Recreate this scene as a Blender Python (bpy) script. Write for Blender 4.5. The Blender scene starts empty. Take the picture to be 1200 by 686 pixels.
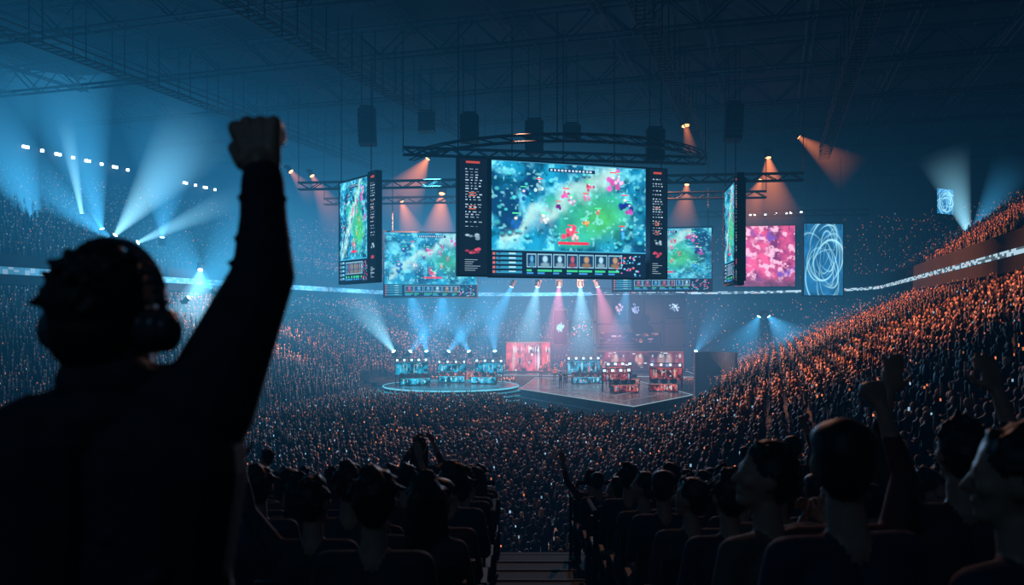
import bpy, bmesh, math, random
import numpy as np
from mathutils import Vector, Matrix
random.seed(7); rng=np.random.default_rng(7)
D=bpy.data; SC=bpy.context.scene; COL=SC.collection
SC.view_settings.view_transform='Standard'
ZC=9.5                      # eye height of the photographer, metres above the arena floor
def loc(b,e,y): return Vector((b*y,y,ZC+e*y))   # bearing / elevation tangents at true distance y

# ------------------------------------------------------------ materials
def newmat(n):
    m=D.materials.new(n); m.use_nodes=True; nt=m.node_tree
    for x in list(nt.nodes): nt.nodes.remove(x)
    o=nt.nodes.new('ShaderNodeOutputMaterial'); return m,nt,o
def pbr(n,col,rough=.7,metal=0,noise=0,scale=5,rand=0,emis=None):
    m,nt,o=newmat(n); b=nt.nodes.new('ShaderNodeBsdfPrincipled')
    nt.links.new(b.outputs[0],o.inputs[0])
    b.inputs['Roughness'].default_value=rough; b.inputs['Metallic'].default_value=metal
    b.inputs['Base Color'].default_value=(*col,1)
    if noise:
        tc=nt.nodes.new('ShaderNodeTexCoord'); nz=nt.nodes.new('ShaderNodeTexNoise'); nz.inputs['Scale'].default_value=scale
        r=nt.nodes.new('ShaderNodeValToRGB'); a=[c*(1-noise) for c in col]; c2=[min(1,c*(1+noise)) for c in col]
        r.color_ramp.elements[0].color=(*a,1); r.color_ramp.elements[1].color=(*c2,1)
        r.color_ramp.elements[0].position=.35; r.color_ramp.elements[1].position=.65
        nt.links.new(tc.outputs['Object'],nz.inputs['Vector']); nt.links.new(nz.outputs['Fac'],r.inputs[0]); nt.links.new(r.outputs[0],b.inputs['Base Color'])
    if rand:
        oi=nt.nodes.new('ShaderNodeObjectInfo'); r=nt.nodes.new('ShaderNodeValToRGB'); r.color_ramp.interpolation='CONSTANT'
        cs=[col,(.02,.03,.06),(.12,.03,.03),(.05,.05,.06),(.02,.05,.07),(.1,.08,.07)]
        r.color_ramp.elements[0].color=(*cs[0],1); r.color_ramp.elements[1].position=.17; r.color_ramp.elements[1].color=(*cs[1],1)
        for i in range(2,6):
            e=r.color_ramp.elements.new(i/6); e.color=(*cs[i],1)
        nt.links.new(oi.outputs['Random'],r.inputs[0]); nt.links.new(r.outputs[0],b.inputs['Base Color'])
    return m
def emit(n,col,s,sample=False):
    m,nt,o=newmat(n); e=nt.nodes.new('ShaderNodeEmission'); e.inputs[0].default_value=(*col,1); e.inputs[1].default_value=s
    nt.links.new(e.outputs[0],o.inputs[0])
    if not sample: m.cycles.emission_sampling='NONE'
    return m
def attr_emit(n,s):
    m,nt,o=newmat(n); a=nt.nodes.new('ShaderNodeAttribute'); a.attribute_name='Col'
    e=nt.nodes.new('ShaderNodeEmission'); e.inputs[1].default_value=s
    nt.links.new(a.outputs['Color'],e.inputs[0]); nt.links.new(e.outputs[0],o.inputs[0]); m.cycles.emission_sampling='NONE'; return m
M_LED=attr_emit('led_pixels',1.15)
M_DOT=attr_emit('phone_and_dot_glow',1.9)  # emissive colour for phones and the painted warm crowd dots
def crowd_mat():
    m,nt,o=newmat('crowd_cloth_skin'); a=nt.nodes.new('ShaderNodeAttribute'); a.attribute_name='Col'
    b=nt.nodes.new('ShaderNodeBsdfPrincipled'); b.inputs['Roughness'].default_value=.6
    nt.links.new(a.outputs['Color'],b.inputs['Base Color']); nt.links.new(b.outputs[0],o.inputs[0]); return m
M_CROWD=crowd_mat()
def beam_mat():
    m,nt,o=newmat('painted_beam_glow'); N=nt.nodes.new; L=nt.links.new  # see-through cone surface; beam light is painted into its emission
    a=N('ShaderNodeAttribute'); a.attribute_name='Col'
    lw=N('ShaderNodeLayerWeight'); lw.inputs[0].default_value=.5
    s=N('ShaderNodeMath'); s.operation='SUBTRACT'; s.inputs[0].default_value=1; L(lw.outputs['Facing'],s.inputs[1])
    p=N('ShaderNodeMath'); p.operation='POWER'; L(s.outputs[0],p.inputs[0]); p.inputs[1].default_value=2.2
    e=N('ShaderNodeEmission'); L(a.outputs['Color'],e.inputs[0]); L(p.outputs[0],e.inputs[1])
    t=N('ShaderNodeBsdfTransparent'); ad=N('ShaderNodeAddShader'); L(e.outputs[0],ad.inputs[0]); L(t.outputs[0],ad.inputs[1])
    L(ad.outputs[0],o.inputs[0]); m.cycles.emission_sampling='NONE'; return m
M_BEAM=beam_mat()
M_BLACK=pbr('matte_black_metal',(.010,.012,.015),.65,.2,.3,3)
M_STEEL=pbr('truss_steel',(.018,.023,.03),.6,.3,.3,2)
M_CONC=pbr('stand_concrete',(.010,.012,.015),.85,0,.4,1.5)
M_ROOF=pbr('roof_deck',(.005,.007,.010),.9,0,.5,.3)
M_FLOOR=pbr('arena_floor',(.02,.022,.026),.6,0,.3,.8)
M_STAGE=pbr('stage_gloss',(.03,.06,.075),.22,0,.4,.7)
M_RISER=pbr('stage_riser',(.03,.036,.045),.5,0,.3,1)
M_SKIN=pbr('skin',(.42,.22,.15),.5,0,.12,12)
M_HAIR=pbr('hair',(.012,.009,.008),.55,0,.5,40)
M_CLOTH=pbr('shirt_cloth',(.03,.03,.035),.8,0,0,1,rand=1)
M_JACKET=pbr('jacket_cloth',(.014,.018,.028),.85,0,.3,20)
M_TROUS=pbr('trousers_cloth',(.015,.017,.025),.85,0,.3,20)
M_PLAST=pbr('headphone_plastic',(.06,.06,.07),.28,0,.1,10)
M_SEAT=pbr('seat_plastic',(.010,.012,.018),.7,0,.2,4)
M_CYAN=emit('led_strip_cyan',(.15,.65,.85),.9)
M_WHITE=emit('lamp_white',(.75,.9,1),5)
M_ORANGE=emit('lamp_orange',(1,.4,.15),4)
M_BLUEL=emit('lamp_blue',(.35,.75,1),4)

# ------------------------------------------------------------ mesh helpers
def mkobj(n,me,mats=(),parent=None,loc_=None):
    o=D.objects.new(n,me); COL.objects.link(o)
    if me is not None:
        for m in mats: me.materials.append(m)
    if parent: o.parent=parent
    if loc_ is not None: o.location=loc_
    return o
class MB:
    def __init__(s): s.v=[]; s.f=[]; s.m=[]
    def add(s,vs,fs,mi=0):
        b=len(s.v); s.v+= [tuple(v) for v in vs]; s.f+=[tuple(b+i for i in f) for f in fs]; s.m+=[mi]*len(fs)
    def box(s,c,d,rz=0,mi=0,R=None):
        hx,hy,hz=d[0]/2,d[1]/2,d[2]/2
        R=R or Matrix.Rotation(rz,3,'Z'); c=Vector(c)
        vs=[c+R@Vector((x*hx,y*hy,z*hz)) for z in(-1,1) for y in(-1,1) for x in(-1,1)]
        s.add(vs,[(0,2,3,1),(4,5,7,6),(0,1,5,4),(2,6,7,3),(0,4,6,2),(1,3,7,5)],mi)
    def bar(s,a,b,w=.1,mi=0,n=4,w2=None):
        a=Vector(a);b=Vector(b); d=b-a
        if d.length<1e-6:return
        q=d.to_track_quat('Z','Y').to_matrix(); w2=w if w2 is None else w2
        vs=[a+q@Vector((w*math.cos(2*math.pi*i/n),w*math.sin(2*math.pi*i/n),0)) for i in range(n)]+[b+q@Vector((w2*math.cos(2*math.pi*i/n),w2*math.sin(2*math.pi*i/n),0)) for i in range(n)]
        fs=[(i,(i+1)%n,n+(i+1)%n,n+i) for i in range(n)]+[tuple(range(n))[::-1],tuple(range(n,2*n))]
        s.add(vs,fs,mi)
    def truss(s,a,b,h=1.2,w=.5,r=.07,step=1.5,mi=0):
        a=Vector(a);b=Vector(b); d=(b-a); L=d.length; d.normalize(); sd=d.cross(Vector((0,0,1))).normalized()*w/2; up=Vector((0,0,h))
        for k in(-1,1):
            s.bar(a+sd*k,b+sd*k,r,mi); s.bar(a+sd*k+up,b+sd*k+up,r,mi)
        n=max(1,int(L/step))
        for i in range(n):
            p=a+d*(L*i/n); q=a+d*(L*(i+1)/n)
            for k in(-1,1):
                if i%2: s.bar(p+sd*k,q+sd*k+up,r*.6,mi)
                else: s.bar(p+sd*k+up,q+sd*k,r*.6,mi)
            s.bar(p-sd,p+sd,r*.5,mi); s.bar(p-sd+up,p+sd+up,r*.5,mi)
    def cyl(s,c,r,h,n=48,mi=0,r2=None,mtop=None):
        c=Vector(c); r2=r if r2 is None else r2
        vs=[c+Vector((r*math.cos(2*math.pi*i/n),r*math.sin(2*math.pi*i/n),0)) for i in range(n)]+[c+Vector((r2*math.cos(2*math.pi*i/n),r2*math.sin(2*math.pi*i/n),h)) for i in range(n)]
        s.add(vs,[(i,(i+1)%n,n+(i+1)%n,n+i) for i in range(n)]+[tuple(range(n))[::-1]],mi); s.add(vs[n:],[tuple(range(n))],mi if mtop is None else mtop)
    def obj(s,n,mats,parent=None,loc_=None,smooth=False):
        me=D.meshes.new(n); me.from_pydata(s.v,[],s.f); me.polygons.foreach_set('material_index',s.m)
        if smooth: me.polygons.foreach_set('use_smooth',[True]*len(s.f))
        me.update(); return mkobj(n,me,mats,parent,loc_)
def fastmesh(name,V,F,cols,mat,parent=None):
    me=D.meshes.new(name); k=F.shape[1]
    me.vertices.add(len(V)); me.vertices.foreach_set('co',V.astype(np.float32).ravel())
    me.loops.add(F.size); me.loops.foreach_set('vertex_index',F.astype(np.int32).ravel())
    me.polygons.add(len(F)); me.polygons.foreach_set('loop_start',np.arange(0,F.size,k,dtype=np.int32))
    at=me.attributes.new('Col','FLOAT_COLOR','POINT'); c=np.ones((len(V),4),np.float32); c[:,:3]=cols; at.data.foreach_set('color',c.ravel())
    me.update(calc_edges=True); return mkobj(name,me,[mat],parent)

# ------------------------------------------------------------ arena frame (hall is turned 17 deg to the lens)
TH=math.radians(17); U=np.array([math.sin(TH),math.cos(TH)]); V_=np.array([math.cos(TH),-math.sin(TH)])
def a2w(s,t): return np.stack([s*V_[0]+t*U[0], s*V_[1]+t*U[1]],-1)
S0,T0,A,B,R=-25.,73.,40.,82.,26.
def loop(d,nc=10,ns=24):
    pts=[]; r=R-d; cs=[(A-R,-(B-R),-90),(A-R,B-R,0),(-(A-R),B-R,90),(-(A-R),-(B-R),180)]
    arcs=[]
    for cx,cy,a0 in cs:
        arcs.append([(cx+r*math.cos(math.radians(a0+90*i/nc)),cy+r*math.sin(math.radians(a0+90*i/nc))) for i in range(nc+1)])
    for k in range(4):
        pts+=arcs[k]; e=arcs[k][-1]; f=arcs[(k+1)%4][0]
        for i in range(1,ns): pts.append((e[0]+(f[0]-e[0])*i/ns,e[1]+(f[1]-e[1])*i/ns))
    p=np.array(pts); return a2w(p[:,0]+S0,p[:,1]+T0)
def loft(prof,name,mats,mids=None,ycut=12.6,flip=False):
    L=[loop(d) for d,z in prof]; n=len(L[0]); V=[];F=[];M=[]
    for (d,z),l in zip(prof,L): V+=[(x,y,z) for x,y in l]
    for j in range(len(prof)-1):
        for i in range(n):
            i2=(i+1)%n; c=(L[j][i]+L[j][i2])/2
            if c[1]<ycut: continue
            F.append((j*n+i,j*n+i2,(j+1)*n+i2,(j+1)*n+i)); M.append(mids[j] if mids else 0)
    me=D.meshes.new(name); me.from_pydata(V,[],F); me.polygons.foreach_set('material_index',M); me.update()
    return mkobj(name,me,mats)
mb=MB(); c=[a2w(S0+sx*66,T0+sy*104) for sx,sy in((-1,-1),(1,-1),(1,1),(-1,1))]
mb.add([(p[0],p[1],0) for p in c],[(0,1,2,3)]); mb.obj('floor',[M_FLOOR])
HR=33.
mb=MB(); mb.add([(p[0],p[1],HR+1.6) for p in c],[(3,2,1,0)]); mb.obj('ceiling',[M_ROOF])
lowrows=[]; prof=[(22,0),(22,.8)]
NR=26
for k in range(NR):
    d=22-22*k/NR; d2=22-22*(k+1)/NR; z=.8+9.7*k/(NR-1); lowrows.append(((d+d2)/2,z))
    if k: prof.append((d,z))
    prof.append((d2,z))
loft(prof,'lower_grandstand',[M_CONC])
prof=[(0,10.5),(0,12.2),(.4,12.3),(.4,14.9),(-.6,14.9)]; uprows=[]
NU=20
for k in range(NU):
    d=-.6-17.4*k/NU; d2=-.6-17.4*(k+1)/NU; z=14.2+10.8*k/(NU-1); uprows.append(((d+d2)/2,z)); prof+= [(d,z),(d2,z)]
loft(prof,'upper_grandstand',[M_ROOF])
loft([(-18.1,25),(-18.1,HR+1.5)],'wall_outer',[M_ROOF])
# ribbon LED board
l=loop(.47); n=len(l); V=[];F=[];C=[]
seg=np.linalg.norm(np.roll(l,-1,0)-l,axis=1)
for i in range(n):
    p=l[i]; q=l[(i+1)%n]
    if (p[1]+q[1])/2<12.6: continue
    m=max(1,int(seg[i]/.55))
    for k in range(m):
        a=p+(q-p)*k/m; b_=p+(q-p)*(k+.97)/m
        right=a[0]>15
        w=.5+.5*math.sin((a[0]+a[1])*.35)
        zs_=(13.3,13.44,13.58,13.72) if right else (13.15,13.37,13.58,13.8)
        for z0,z1 in zip(zs_[:-1],zs_[1:]):
            base=len(V); w2=rng.random()
            V+=[(a[0],a[1],z0),(b_[0],b_[1],z0),(b_[0],b_[1],z1),(a[0],a[1],z1)]; F.append((base,base+1,base+2,base+3))
            if right: cc=np.array((.5,.72,.85))*(.15+.65*(w2>.42)) if w2<.95 else np.array((.7,.3,.25))
            else: cc=np.array((.12,.50,.85))*(.3+.8*w)+ (w2>.6)*.12
            C+=[cc]*4
fastmesh('ribbon_led_board',np.array(V),np.array(F),np.array(C),M_LED)
# wall lamps
mb=MB(); lw=loop(-17.6)
def wall_lamps(cond,stepm):
    for i in range(len(lw)):
        p=lw[i]; q=lw[(i+1)%len(lw)]; L=np.linalg.norm(q-p); k=0.
        while k<L:
            w=p+(q-p)*k/L
            if cond(w[0]/max(w[1],1),w[1]):
                mb.cyl((w[0],w[1],28.85),.2,.3,10,0); mb.box((w[0],w[1],29.35),(.3,.3,.4),0,1)
            k+=stepm
wall_lamps(lambda b,y:y>60 and (-.585<b<-.45 or -.385<b<-.34),2.1)
wall_lamps(lambda b,y:y>60 and .27<b<.345,2.0)
mb.obj('wall_lamp_row',[M_WHITE,M_BLACK])
for t in np.arange(14,172,13.):
    mb=MB(); a=a2w(S0-57,t); b=a2w(S0+57,t); mb.truss((a[0],a[1],HR-1.6),(b[0],b[1],HR-1.6),2.4,1.2,.12,2.6)
    mb.obj('roof_truss',[M_STEEL])
mb=MB()
for s in np.arange(S0-52,S0+53,8.):
    a=a2w(s,10); b=a2w(s,170); mb.truss((a[0],a[1],HR),(b[0],b[1],HR),1.2,.6,.09,3.2)
mb.obj('roof_purlin_grid',[M_STEEL])
mb=MB()
for s in (-50,-32,-8,6):
    a=a2w(s,40); b=a2w(s,160); A3=Vector((a[0],a[1],HR-4.2)); B3=Vector((b[0],b[1],HR-4.2))
    dd=(B3-A3); L=dd.length; rz=math.atan2(dd.y,dd.x)
    nn=int(L/.8)
    for i in range(nn): mb.box(A3+dd*((i+.5)/nn),(.12,1.2,.06),rz)
    for o in(-.6,.6):
        off=Vector((-math.sin(rz)*o,math.cos(rz)*o,0))
        for h in(0,.55,1.1): mb.bar(A3+off+Vector((0,0,h)),B3+off+Vector((0,0,h)),.05)
        for i in range(int(L/4)):
            p=A3+dd*(i*4/L)+off; mb.bar(p,p+Vector((0,0,4.2)),.05)
mb.obj('roof_catwalk',[M_BLACK])

# ------------------------------------------------------------ crowd
def uvs(c,r,ns,nr):
    V=[(c[0],c[1],c[2]+r[2])]
    for j in range(1,nr):
        a=math.pi*j/nr
        for i in range(ns):
            b=2*math.pi*i/ns; V.append((c[0]+r[0]*math.sin(a)*math.cos(b),c[1]+r[1]*math.sin(a)*math.sin(b),c[2]+r[2]*math.cos(a)))
    V.append((c[0],c[1],c[2]-r[2])); F=[]
    for i in range(ns): F.append((0,1+i,1+(i+1)%ns,0))
    for j in range(nr-2):
        for i in range(ns):
            a=1+j*ns+i;b=1+j*ns+(i+1)%ns; F.append((a,a+ns,b+ns,b))
    e=len(V)-1; o=1+(nr-2)*ns
    for i in range(ns): F.append((e,o+(i+1)%ns,o+i,e))
    return V,F
def template(arms,hi):
    V=[];F=[];K=[]   # K kind 0 shirt 1 skin 2 hair 3 trousers
    def add(v,f,k):
        b=len(V); V.extend(v); F.extend([tuple(b+i for i in q) for q in f]); K.extend(k if isinstance(k,list) else [k]*len(v))
    ns,nr=(10,7) if hi else (6,5)
    v,f=uvs((0,.01,1.6),(.09,.1,.125),ns,nr); add(v,f,[1 if (p[1]>-.02 and p[2]<1.68) or p[2]<1.52 else 2 for p in v])
    n=8 if hi else 6
    rings=[(.06,.06,1.5),(.1,.08,1.44),(.22,.11,1.38),(.19,.12,1.15),(.15,.1,1.0),(.18,.12,.88)] if hi else [(.07,.06,1.48),(.22,.11,1.38),(.16,.11,1.02),(.18,.12,.88)]
    v=[(a*math.cos(2*math.pi*i/n),b*math.sin(2*math.pi*i/n),z) for a,b,z in rings for i in range(n)]
    f=[(j*n+i,(j+1)*n+i,(j+1)*n+(i+1)%n,j*n+(i+1)%n) for j in range(len(rings)-1) for i in range(n)]
    add(v,f,0)
    def limb(pts,rs,kinds,m=5 if hi else 4):
        vv=[]
        for j,(p,r) in enumerate(zip(pts,rs)):
            p=Vector(p); d=(Vector(pts[min(j+1,len(pts)-1)])-Vector(pts[max(j-1,0)])); q=d.to_track_quat('Z','Y').to_matrix()
            for i in range(m): vv.append(tuple(p+q@Vector((r*math.cos(2*math.pi*i/m),r*math.sin(2*math.pi*i/m),0))))
        ff=[(j*m+i,j*m+(i+1)%m,(j+1)*m+(i+1)%m,(j+1)*m+i) for j in range(len(pts)-1) for i in range(m)]
        kk=[kinds[j] for j in range(len(pts)) for i in range(m)]; add(vv,ff,kk)
    for sx in(-1,1):
        limb([(sx*.09,0,.92),(sx*.1,.02,.5),(sx*.1,0,.04)],[.09,.065,.045],[3,3,3])
        up=arms&(1 if sx>0 else 2)
        if up: limb([(sx*.2,0,1.38),(sx*.3,.08,1.55),(sx*.24,.12,1.82),(sx*.23,.12,1.95)],[.055,.045,.035,.04],[0,0,1,1])
        else: limb([(sx*.2,0,1.38),(sx*.25,-.02,1.12),(sx*.16,.2,1.05),(sx*.1,.26,1.08)],[.055,.045,.035,.035],[0,0,0,1])
    return np.array(V),np.array(F),np.array(K)
P=[];PH=[]
LP=np.array([2.,97.])
def inside_stage(x,y):
    return ((x+7.)**2/10.3**2+(y-98)**2/10.6**2<1)|((x-10)**2/12**2+(y-94)**2/24**2<1)|((np.abs(x-15)<10.5)&(np.abs(y-115)<7.5))|((np.abs(x-3)<6)&(np.abs(y-116)<6.5))|((x-23.6)**2+(y-99)**2<12)
def add_people(x,y,z,ph):
    P.append(np.stack([x,y,np.broadcast_to(z,x.shape)],-1)); PH.append(ph)
for rows,sp in((lowrows,.58),(uprows,.66)):
    for d,z in rows:
        l=loop(d); nx=np.roll(l,-1,0); sg=np.linalg.norm(nx-l,axis=1); cum=np.concatenate([[0],np.cumsum(sg)]); tot=cum[-1]
        q=np.arange(0,tot,sp)+rng.uniform(0,sp); q=q+rng.uniform(-.2,.2,len(q)); q=q[(q>0)&(q<tot)]
        idx=np.searchsorted(cum,q)-1; idx=np.clip(idx,0,len(l)-1); fr=(q-cum[idx])/sg[idx]; p=l[idx]+(nx[idx]-l[idx])*fr[:,None]
        tang=(nx[idx]-l[idx])/sg[idx][:,None]; nrm=np.stack([-tang[:,1],tang[:,0]],-1)
        p=p+nrm*rng.uniform(-.2,.2,len(p))[:,None]
        keep=(p[:,1]>15)&(np.abs(p[:,0])<.70*p[:,1])&(rng.random(len(p))>.08)&(~inside_stage(p[:,0],p[:,1]))
        aisle=(np.mod(q/tot*24,1)<.03); keep&=~aisle
        ds=LP-p; ds/=np.linalg.norm(ds,axis=1)[:,None]; fd=nrm*.5+ds; ang=np.arctan2(fd[:,1],fd[:,0])-math.pi/2+rng.normal(0,.3,len(p))
        p=p[keep]; add_people(p[:,0],p[:,1],z,ang[keep])
gs,gt=np.meshgrid(np.arange(S0-17.3,S0+17.4,.62),np.arange(24,150,.85)); gs=gs.ravel()+rng.uniform(-.25,.25,gs.size); gt=gt.ravel()+rng.uniform(-.35,.35,gt.size)
w=a2w(gs,gt); k=(w[:,1]>28)&(~inside_stage(w[:,0],w[:,1]))&(rng.random(len(w))>.08)&(np.abs(w[:,0])<.7*w[:,1])&(np.abs(gt-58)>.9)
w=w[k]; ds=LP-w; add_people(w[:,0],w[:,1],0.,np.arctan2(ds[:,1],ds[:,0])-math.pi/2+rng.normal(0,.3,len(w)))
P=np.concatenate(P); PH=np.concatenate(PH)
print('crowd',len(P))
shirts=np.array([(.006,.006,.008),(.01,.013,.02),(.04,.01,.008),(.01,.01,.014),(.006,.016,.022),(.06,.06,.07),(.03,.015,.008),(.005,.006,.01)])
skins=np.array([(.75,.40,.27),(.55,.27,.17),(.3,.14,.09),(.8,.48,.34)])
hairs=np.array([(.02,.014,.010),(.07,.032,.018),(.3,.12,.06),(.5,.3,.16)])
def build_crowd(name,P,PH,hi):
    VV=[];FF=[];CC=[];base=0
    arm=rng.choice([0,1,2,3],len(P),p=[.8,.08,.07,.05])
    for a in range(4):
        V,F,K=template(a,hi); ii=np.where(arm==a)[0]; n=len(ii)
        if n==0: continue
        sc=rng.uniform(.88,1.06,n); c=np.cos(PH[ii])*1; s=np.sin(PH[ii])
        x=(V[None,:,0]*c[:,None]-V[None,:,1]*s[:,None])*sc[:,None]+P[ii,0][:,None]
        y=(V[None,:,0]*s[:,None]+V[None,:,1]*c[:,None])*sc[:,None]+P[ii,1][:,None]
        z=V[None,:,2]*sc[:,None]+P[ii,2][:,None]
        sh=shirts[rng.integers(0,8,n)]; sk=skins[rng.integers(0,4,n)]*rng.uniform(.3,1.2,n)[:,None]; ha=hairs[rng.choice(4,n,p=[.45,.3,.15,.10])]
        tr=np.tile(np.array([.005,.006,.01]),(n,1)); pal=np.stack([sh,sk,ha,tr],1)
        VV.append(np.stack([x,y,z],-1).reshape(-1,3)); CC.append(pal[:,K,:].reshape(-1,3))
        FF.append((F[None]+ (base+np.arange(n)*len(V))[:,None,None]).reshape(-1,4)); base+=n*len(V)
    V=np.concatenate(VV);F=np.concatenate(FF);C=np.concatenate(CC)
    me=D.meshes.new(name); me.vertices.add(len(V)); me.vertices.foreach_set('co',V.astype(np.float32).ravel())
    tri=F[:,0]==F[:,3]; tot=np.where(tri,3,4); ls=np.concatenate([[0],np.cumsum(tot)[:-1]])
    mask=np.ones(F.shape,bool); mask[tri,3]=False; flat=F[mask]
    me.loops.add(len(flat)); me.loops.foreach_set('vertex_index',flat.astype(np.int32)); me.polygons.add(len(F)); me.polygons.foreach_set('loop_start',ls.astype(np.int32))
    me.polygons.foreach_set('use_smooth',np.ones(len(F),bool))
    at=me.attributes.new('Col','FLOAT_COLOR','POINT'); c4=np.ones((len(V),4),np.float32); c4[:,:3]=C; at.data.foreach_set('color',c4.ravel())
    me.update(calc_edges=True); return mkobj(name,me,[M_CROWD])
near=P[:,1]<42
build_crowd('audience_crowd',P[near],PH[near],True)
build_crowd('audience_crowd',P[~near],PH[~near],False)
ii=rng.choice(len(P),5200,replace=False); V=[];F=[];C=[]
for i in ii:
    p=P[i]; y=p[1]; s=rng.uniform(.02,.042)*(1.0+y/120); an=PH[i]; h=rng.uniform(1.45,1.95)
    cx=p[0]-math.sin(an)*.3; cy=p[1]+math.cos(an)*.3; ux,uy=math.cos(an),math.sin(an); b=len(V)
    for k in(-1,1):
        for m in(-1,1): V.append((cx+ux*s*.6*k,cy+uy*s*.6*k,p[2]+h+s*m))
    V2=[(v[0]-uy*.02,v[1]+ux*.02,v[2]) for v in V[b:b+4]]; V+=V2
    F+=[(b,b+2,b+3,b+1),(b+4,b+5,b+7,b+6),(b,b+1,b+5,b+4),(b+2,b+6,b+7,b+3),(b+1,b+3,b+7,b+5),(b,b+4,b+6,b+2)]
    warm=rng.random()<(.9 if p[0]>14 else (.75 if p[2]>.5 else .55))
    cc=np.array((1,.27,.12))*.5 if warm else np.array((.4,.72,1))*.45
    if p[2]>14: cc=cc*.55
    C+=[cc*rng.uniform(.2,1.3)]*8
fastmesh('phones_and_glow_dots',np.array(V),np.array(F),np.array(C),M_DOT)  # phone screens, plus warm glow dots painting orange highlights on the crowd

# ------------------------------------------------------------ LED canvases
def vnoise(h,w,cy,cx):
    g=rng.random((cy+2,cx+2)); y=np.linspace(0,cy,h)[:,None]; x=np.linspace(0,cx,w)[None]; y0=y.astype(int);x0=x.astype(int); fy=y-y0;fx=x-x0
    fy=fy*fy*(3-2*fy);fx=fx*fx*(3-2*fx)
    return (g[y0,x0]*(1-fy)*(1-fx)+g[y0+1,x0]*fy*(1-fx)+g[y0,x0+1]*(1-fy)*fx+g[y0+1,x0+1]*fy*fx)
def fbm(h,w,c,o=4,gn=.55):
    r=0;a=1;t=0
    for i in range(o): r=r+a*vnoise(h,w,max(1,int(c*h/w)*2**i),c*2**i); t+=a; a*=gn
    return r/t
def grid(h,w): return np.linspace(0,1,h)[:,None],np.linspace(0,1,w)[None]
def blob(c,v,u,cv,cu,rv,ru,col,amt=1,hard=1):
    m=np.exp(-(((v-cv)/rv)**2+((u-cu)/ru)**2)**hard)[...,None]*amt
    c[:]=c*(1-m)+np.array(col)*m
def rect(c,v0,u0,v1,u1,col):
    h,w=c.shape[:2]; c[max(0,int(v0*h)):max(int(v1*h),int(v0*h)+1),max(0,int(u0*w)):max(int(u1*w),int(u0*w)+1)]=col
def hud(c,v0):
    rect(c,v0,0,1,1,(.004,.012,.035)); rect(c,v0,0,v0+.012,1,(.05,.4,.6))
    H=1-v0
    for i in range(5):
        rect(c,v0+H*(.12+.17*i),.03,v0+H*(.22+.17*i),.19,(.03,.28,.45)); rect(c,v0+H*(.12+.17*i),.01,v0+H*(.22+.17*i),.025,(.6,.15,.12))
        rect(c,v0+H*(.13+.17*i),.11,v0+H*(.18+.17*i),.15,(.4,.75,.85)); rect(c,v0+H*(.13+.17*i),.04,v0+H*(.18+.17*i),.06,(.05,.1,.2))
    x=.22
    while x<.78:
        ww=rng.uniform(.06,.1); rect(c,v0+H*.14,x,v0+H*.66,x+ww,(.25,.5,.65)); rect(c,v0+H*.18,x+.005,v0+H*.62,x+ww-.005,(.01,.04,.1))
        pc=[(.4,.7,.85),(.5,.3,.15),(.5,.1,.15),(.1,.4,.7)][rng.integers(4)]
        v,u=grid(*c.shape[:2]); blob(c,v,u,v0+H*.34,x+ww/2,H*.13,ww*.18,pc,1,3); blob(c,v,u,v0+H*.56,x+ww/2,H*.1,ww*.32,np.array(pc)*.5,1,3)
        rect(c,v0+H*.74,x,v0+H*.82,x+ww*rng.uniform(.4,1),(.05,.6,.25)); rect(c,v0+H*.86,x,v0+H*.92,x+ww*rng.uniform(.3,1),(.05,.3,.7)); x+=ww+.008
    for i in range(46):
        a=rng.random(2); rect(c,v0+H*(.1+.8*a[0]),.8+.17*a[1],v0+H*(.16+.8*a[0]),.812+.17*a[1],[(.7,.15,.5),(.15,.7,.8),(.85,.12,.1),(.05,.25,.5)][rng.integers(4)])
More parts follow.
